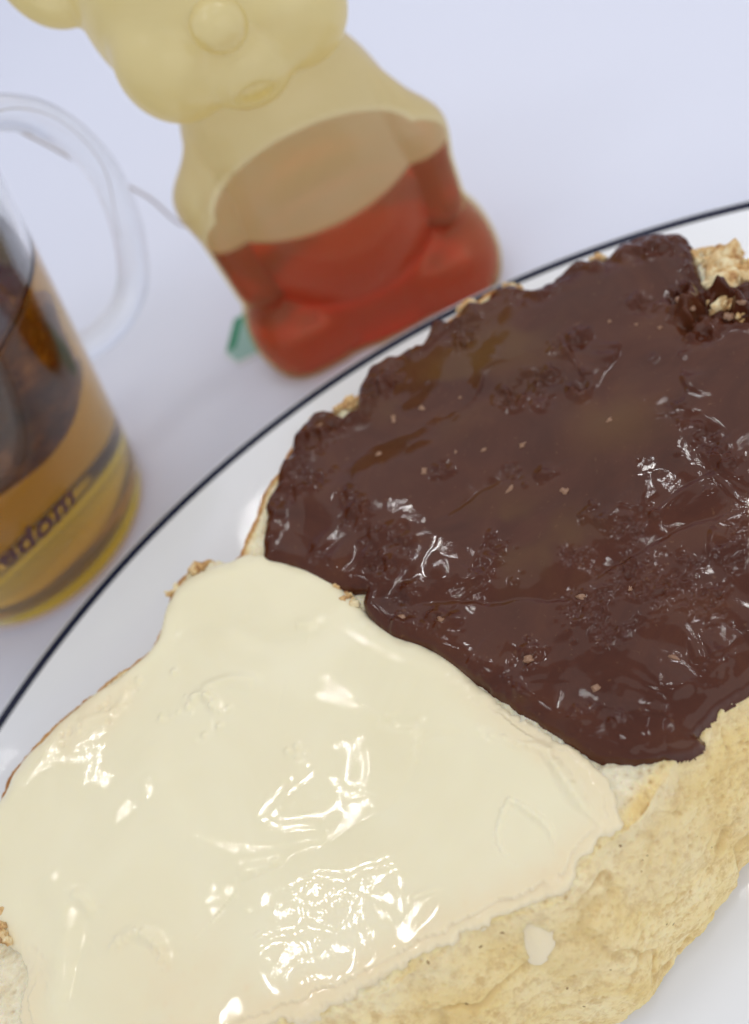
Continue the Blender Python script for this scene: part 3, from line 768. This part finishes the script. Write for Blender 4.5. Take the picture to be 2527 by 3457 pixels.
def puck(c, r, hz, rd):
    q = np.sqrt(((GX-c[0])/r[0])**2+((GY-c[1])/r[1])**2); a_ = (q-1)*min(r)+rd; b_ = np.abs(GZ-c[2])-hz+rd
    return np.minimum(np.maximum(a_, b_), 0)+np.sqrt(np.maximum(a_, 0)**2+np.maximum(b_, 0)**2)-rd
base = puck((0.0005, 0, 0.004), (0.0328, 0.0225), 0.0145, 0.008)
body = smin(body, base, 0.004)
body = smin(body, ell((0, 0.003, 0.030), (0.0262, 0.0222, 0.026)), 0.0040)
body = smin(body, ell((0, 0, 0.060), (0.0200, 0.0175, 0.018)), 0.006)
for sx in (-1, 1):
    el = (sx*0.0238, 0.006, 0.049) if sx < 0 else (sx*0.0248, 0.006, 0.042)
    arm = cap((sx*0.0155, 0.003, 0.061), el, 0.0066, 0.0076)
    arm = smin(arm, cap(el, (sx*0.0240, 0.012, 0.026), 0.0076, 0.0068), 0.004)
    body = smin(body, arm, 0.0006)
    body = smin(body, ell((sx*0.0235, 0.008, 0.007), (0.0115, 0.0165, 0.0145)), 0.003)
    body = smin(body, ell((sx*0.0165, 0.0195, 0.007), (0.0075, 0.0045, 0.0085)), 0.003)
head = ell((-0.001, 0, 0.098), (0.0252, 0.0235, 0.024))
head = smin(head, ell((-0.001, 0.000, 0.087), (0.0258, 0.0215, 0.0190)), 0.006)
head = smin(head, ell((-0.0135, 0.0150, 0.0860), (0.0115, 0.0115, 0.0120)), 0.0020)
head = smin(head, ell((0.0115, 0.0150, 0.0860), (0.0115, 0.0115, 0.0120)), 0.0020)
head = smin(head, ell((-0.0010, 0.0190, 0.0820), (0.0100, 0.0095, 0.0090)), 0.0020)
head = smin(head, ell((-0.0015, 0.0262, 0.0935), (0.0054, 0.0048, 0.0050)), 0.0008)
head = np.maximum(head, -ell((-0.0015, 0.0290, 0.0790), (0.0045, 0.0055, 0.0022)))
for sx in (-1, 1):
    ear = ell((sx*0.0275, -0.001, 0.1045), (0.0098, 0.0055, 0.0115))
    ear = np.maximum(ear, -ell((sx*0.0285, 0.006, 0.1045), (0.006, 0.0035, 0.0075)))
    head = smin(head, ear, 0.001)
    head = smin(head, ell((sx*0.009, 0.0225, 0.1050), (0.003, 0.0022, 0.003)), 0.0008)
bear_f = smin(body, head, 0.0022)
bear_f = np.maximum(bear_f, -GZ)
BC = (0.0300, 0.2085, 0.0006)
rz = math.atan2(BC[0], BC[1])
bear = empty('honey_bear_bottle', BC, math.pi-rz)
tag(bear, 'translucent yellowish bear-shaped squeeze bottle standing behind the plate', 'honey bottle')
lo3 = np.array([gx[0], gy[0], gz[0]])
V, F = surface_net(bear_f, lo3, st)
mesh_obj('bottle_body', V, F, M_bottle, bear)
hon_f = np.maximum(bear_f+0.0007, GZ-0.0405)
V, F = surface_net(hon_f, lo3, st)
honey = mesh_obj('honey', V, F, M_honey)
honey.location = BC; honey.rotation_euler = (0, 0, math.pi-rz)
tag(honey, 'reddish amber honey filling the lower half of the bear bottle', 'honey')

# ------------------------------------------------------------------ glass mug
MC = np.array([-0.0790, 0.1945])
mug = empty('glass_mug', (MC[0], MC[1], 0))
tag(mug, 'clear glass mug with round handle and brown lettering, cut by left edge', 'mug')
def mr_(z): return 0.0315+0.20*z
Hm = 0.098; tw = 0.0023
outer = [(0.0, 0.0008), (0.0270, 0.0007), (0.0295, 0.0004), (0.0310, 0.0010), (0.0319, 0.0024), (mr_(0.004), 0.0040)]+[(mr_(z), z) for z in np.linspace(0.006, Hm-0.001, 26)]
rimp = [(mr_(Hm)-0.0004, Hm), (mr_(Hm)-0.0012, Hm+0.0005), (mr_(Hm)-tw+0.0003, Hm)]
inner = [(mr_(z)-tw, z) for z in np.linspace(Hm-0.001, 0.0085, 24)]+[(mr_(0.007)-tw-0.0002, 0.0066), (mr_(0.005)-tw-0.0020, 0.0048), (0.012, 0.0045), (0.0, 0.0045)]
V, F = lathe(np.array(outer+rimp+inner), 160)
mesh_obj('glass_body', V, F, M_glass, mug)
ha = math.radians(22)      # direction the handle points
hd = np.array([math.cos(ha), math.sin(ha)])
hp = catmull([(0.0480, 0.0885), (0.0560, 0.0865), (0.0625, 0.0810), (0.0665, 0.0740), (0.0687, 0.0650), (0.0685, 0.0560), (0.0658, 0.0450), (0.0605, 0.0350), (0.0540, 0.0300), (0.0460, 0.0285), (0.0370, 0.0300)], 8, False)
path = np.c_[hp[:, 0]*hd[0], hp[:, 0]*hd[1], hp[:, 1]]
V, F = tube(path, 0.0038, 24)
mesh_obj('handle', V, F, M_glass, mug)
# tea
tl_ = 0.072
ip = [(0.0, 0.0044), (0.012, 0.0044), (mr_(0.005)-tw-0.0019, 0.0047), (mr_(0.007)-tw, 0.0065)]+[(mr_(z)-tw+0.00015, z) for z in np.linspace(0.0085, tl_, 24)]+[(mr_(tl_)-tw-0.002, tl_-0.0006), (0.0, tl_-0.0007)]
V, F = lathe(np.array(ip), 128)
tea = mesh_obj('tea', V, F, M_tea); tea.location = (MC[0], MC[1], 0)
tag(tea, 'amber brown tea filling the clear glass mug', 'tea')

# lettering on the glass
def on_mug(P):
    d = rays(P)[0]; o3 = np.array([-MC[0], -MC[1], CAM_H]); best = None
    ts = np.linspace(0.1, 0.4, 6000)/np.linalg.norm(d)
    Q = o3+ts[:, None]*d; r = np.hypot(Q[:, 0], Q[:, 1])
    k = np.argmax(r < mr_(Q[:, 2])); q = Q[k]
    return math.atan2(q[1], q[0]), q[2]
a_m, z_m = on_mug((268, 1690)); a_e, z_e = on_mug((5, 1905))
def lettering(word, size, a_end, z_base):
    cu = bpy.data.curves.new('lettering', 'FONT'); cu.body = word; cu.size = size; cu.shear = 0.35; cu.offset = size*0.03; cu.resolution_u = 4
    cu.space_character = 1.08
    o = bpy.data.objects.new('lettering', cu); COL.objects.link(o)
    bpy.context.view_layer.update()
    me = bpy.data.meshes.new_from_object(o.evaluated_get(bpy.context.evaluated_depsgraph_get()))
    COL.objects.unlink(o); bpy.data.objects.remove(o)
    bm = bmesh.new(); bm.from_mesh(me)
    bmesh.ops.triangulate(bm, faces=bm.faces)
    bmesh.ops.subdivide_edges(bm, edges=[e for e in bm.edges if e.calc_length() > 0.001], cuts=2)
    xm = max(v.co.x for v in bm.verts)
    for v in bm.verts:
        z = z_base+v.co.y; rr = mr_(z)+0.00012
        a = a_end+(v.co.x-xm)/mr_(z_base)
        v.co = (rr*math.cos(a), rr*math.sin(a), z)
    bm.to_mesh(me); bm.free(); me.materials.append(M_letter)
    o = bpy.data.objects.new('lettering', me); COL.objects.link(o); o.parent = mug
    return o
print('LETTER', a_m, z_m, a_e, z_e)
lettering('freedom', 0.0090, a_m, (z_m+z_e)/2)

# ------------------------------------------------------------------ tea bag: pouch, string, tag
bag = empty('tea_bag', (MC[0]-0.002, MC[1]+0.008, 0.024))
tag(bag, 'dark wet tea bag in the glass mug, its string running to a green tag', 'tea bag')
bm = bmesh.new(); bmesh.ops.create_uvsphere(bm, u_segments=64, v_segments=48, radius=1)
for v in bm.verts:
    c = v.co
    x = math.copysign(abs(c.x)**0.7, c.x); z = math.copysign(abs(c.z)**0.65, c.z)
    wv = 0.12*math.sin(7*c.x+3*c.z)+0.1*math.sin(9*c.z-2*c.x)
    v.co = (x*0.027*(1+0.15*c.z), c.y*0.013*(1+wv), 0.022+z*0.0205)
me = bpy.data.meshes.new('pouch'); bm.to_mesh(me); bm.free(); me.materials.append(M_pouch); me.polygons.foreach_set('use_smooth', [True]*len(me.polygons))
o = bpy.data.objects.new('pouch', me); COL.objects.link(o); o.parent = bag; o.rotation_euler = (math.radians(-10), 0, math.radians(-20))
bo = np.array([MC[0]-0.002, MC[1]+0.008, 0.024])
rimpt = np.array([MC[0]+0.036, MC[1]+0.038, Hm+0.001])
pts = [bo+[0, 0.004, 0.05], np.array([MC[0]+0.02, MC[1]+0.024, 0.085]), rimpt, aty([(100,460)], 0.240)[0], aty([(270,550)], 0.243)[0], aty([(490,660)], 0.247)[0], aty([(640,760)], 0.250)[0], np.array([0.012, 0.246, 0.030]), np.array([0.010, 0.240, 0.004]), np.array([0.002, 0.232, 0.001])]
sp = catmull(np.array(pts)-bo, 10, False)
V, F = tube(sp, 0.00038, 8)
mesh_obj('string', V, F, M_string, bag)
def card(name, pts2, z0_, z1_, m_, parent):
    n_ = len(pts2); V = [(x-bo[0], y-bo[1], z0_-bo[2]) for x, y in pts2]+[(x-bo[0], y-bo[1], z1_-bo[2]) for x, y in pts2]
    F = [tuple(range(n_-1, -1, -1)), tuple(range(n_, 2*n_))]+[(i, (i+1) % n_, n_+(i+1) % n_, n_+i) for i in range(n_)]
    return mesh_obj(name, V, F, m_, parent, False)
A = atz([(757,1208)], 0)[0][:2]; B = atz([(783,1088)], 0)[0][:2]; C_ = atz([(832,1042)], 0)[0][:2]; D_ = atz([(805,1237)], 0)[0][:2]
dirr = np.array([1.0, -0.10]); dirr /= np.linalg.norm(dirr)
tg = card('tag', [D_, D_+dirr*0.018, C_+dirr*0.016, C_, B, A], 0.00005, 0.0004, M_tagwhite, bag)
e = 0.0012
A1 = A+dirr*e+[0, e]; B1 = B+dirr*e*0.8; C1 = C_+dirr*e*0.5-[0, e]; D1 = D_+dirr*e*0.3+[0, e*1.2]
card('tag_print', [D1, D1+dirr*0.015, C1+dirr*0.014, C1, B1, A1], 0.0004, 0.00050, M_tagcard, tg)
w2 = dirr*0.0030
card('tag_stripe', [A1, A1+w2, B1+w2, B1], 0.0005, 0.00060, M_green, tg)

# a drop of white cream that ran onto the side of the bread
from mathutils.bvhtree import BVHTree
bv = BVHTree.FromObject(bb, bpy.context.evaluated_depsgraph_get())
dv_ = []; dn_ = []; NR, NA = 12, 40
for i_ in range(NR+1):
    for j_ in range(NA):
        rr_ = i_/NR; aa = 2*math.pi*j_/NA
        px_ = 1812+62*rr_*math.cos(aa)*(1-0.12*math.sin(aa)); py_ = 3180+78*rr_*math.sin(aa)
        h_ = bv.ray_cast(Vector((0, 0, CAM_H))-Vector(off), Vector(rays([(px_, py_)])[0]).normalized())
        if h_[0] is None: continue
        dv_.append(h_[0]); dn_.append((h_[1], rr_))
if len(dv_) == (NR+1)*NA:
    nm = sum((n_ for n_, _ in dn_), Vector()).normalized()
    c0 = sum(dv_, Vector())/len(dv_)
    Vd = []
    for p_, (n_, rr_) in zip(dv_, dn_):
        flat = p_-nm*((p_-c0).dot(nm))*0.75
        Vd.append(tuple(flat+nm*(0.00075*(1-rr_*rr_)-0.00025)))
    Fd = [(i_*NA+j_, i_*NA+(j_+1) % NA, (i_+1)*NA+(j_+1) % NA, (i_+1)*NA+j_) for i_ in range(NR) for j_ in range(NA)]
    dr = mesh_obj('cream_drop', np.array(Vd), Fd, M_cream, bread)
    attr(dr, 'thin', np.repeat(np.linspace(0.7, 1.0, NR+1), NA))
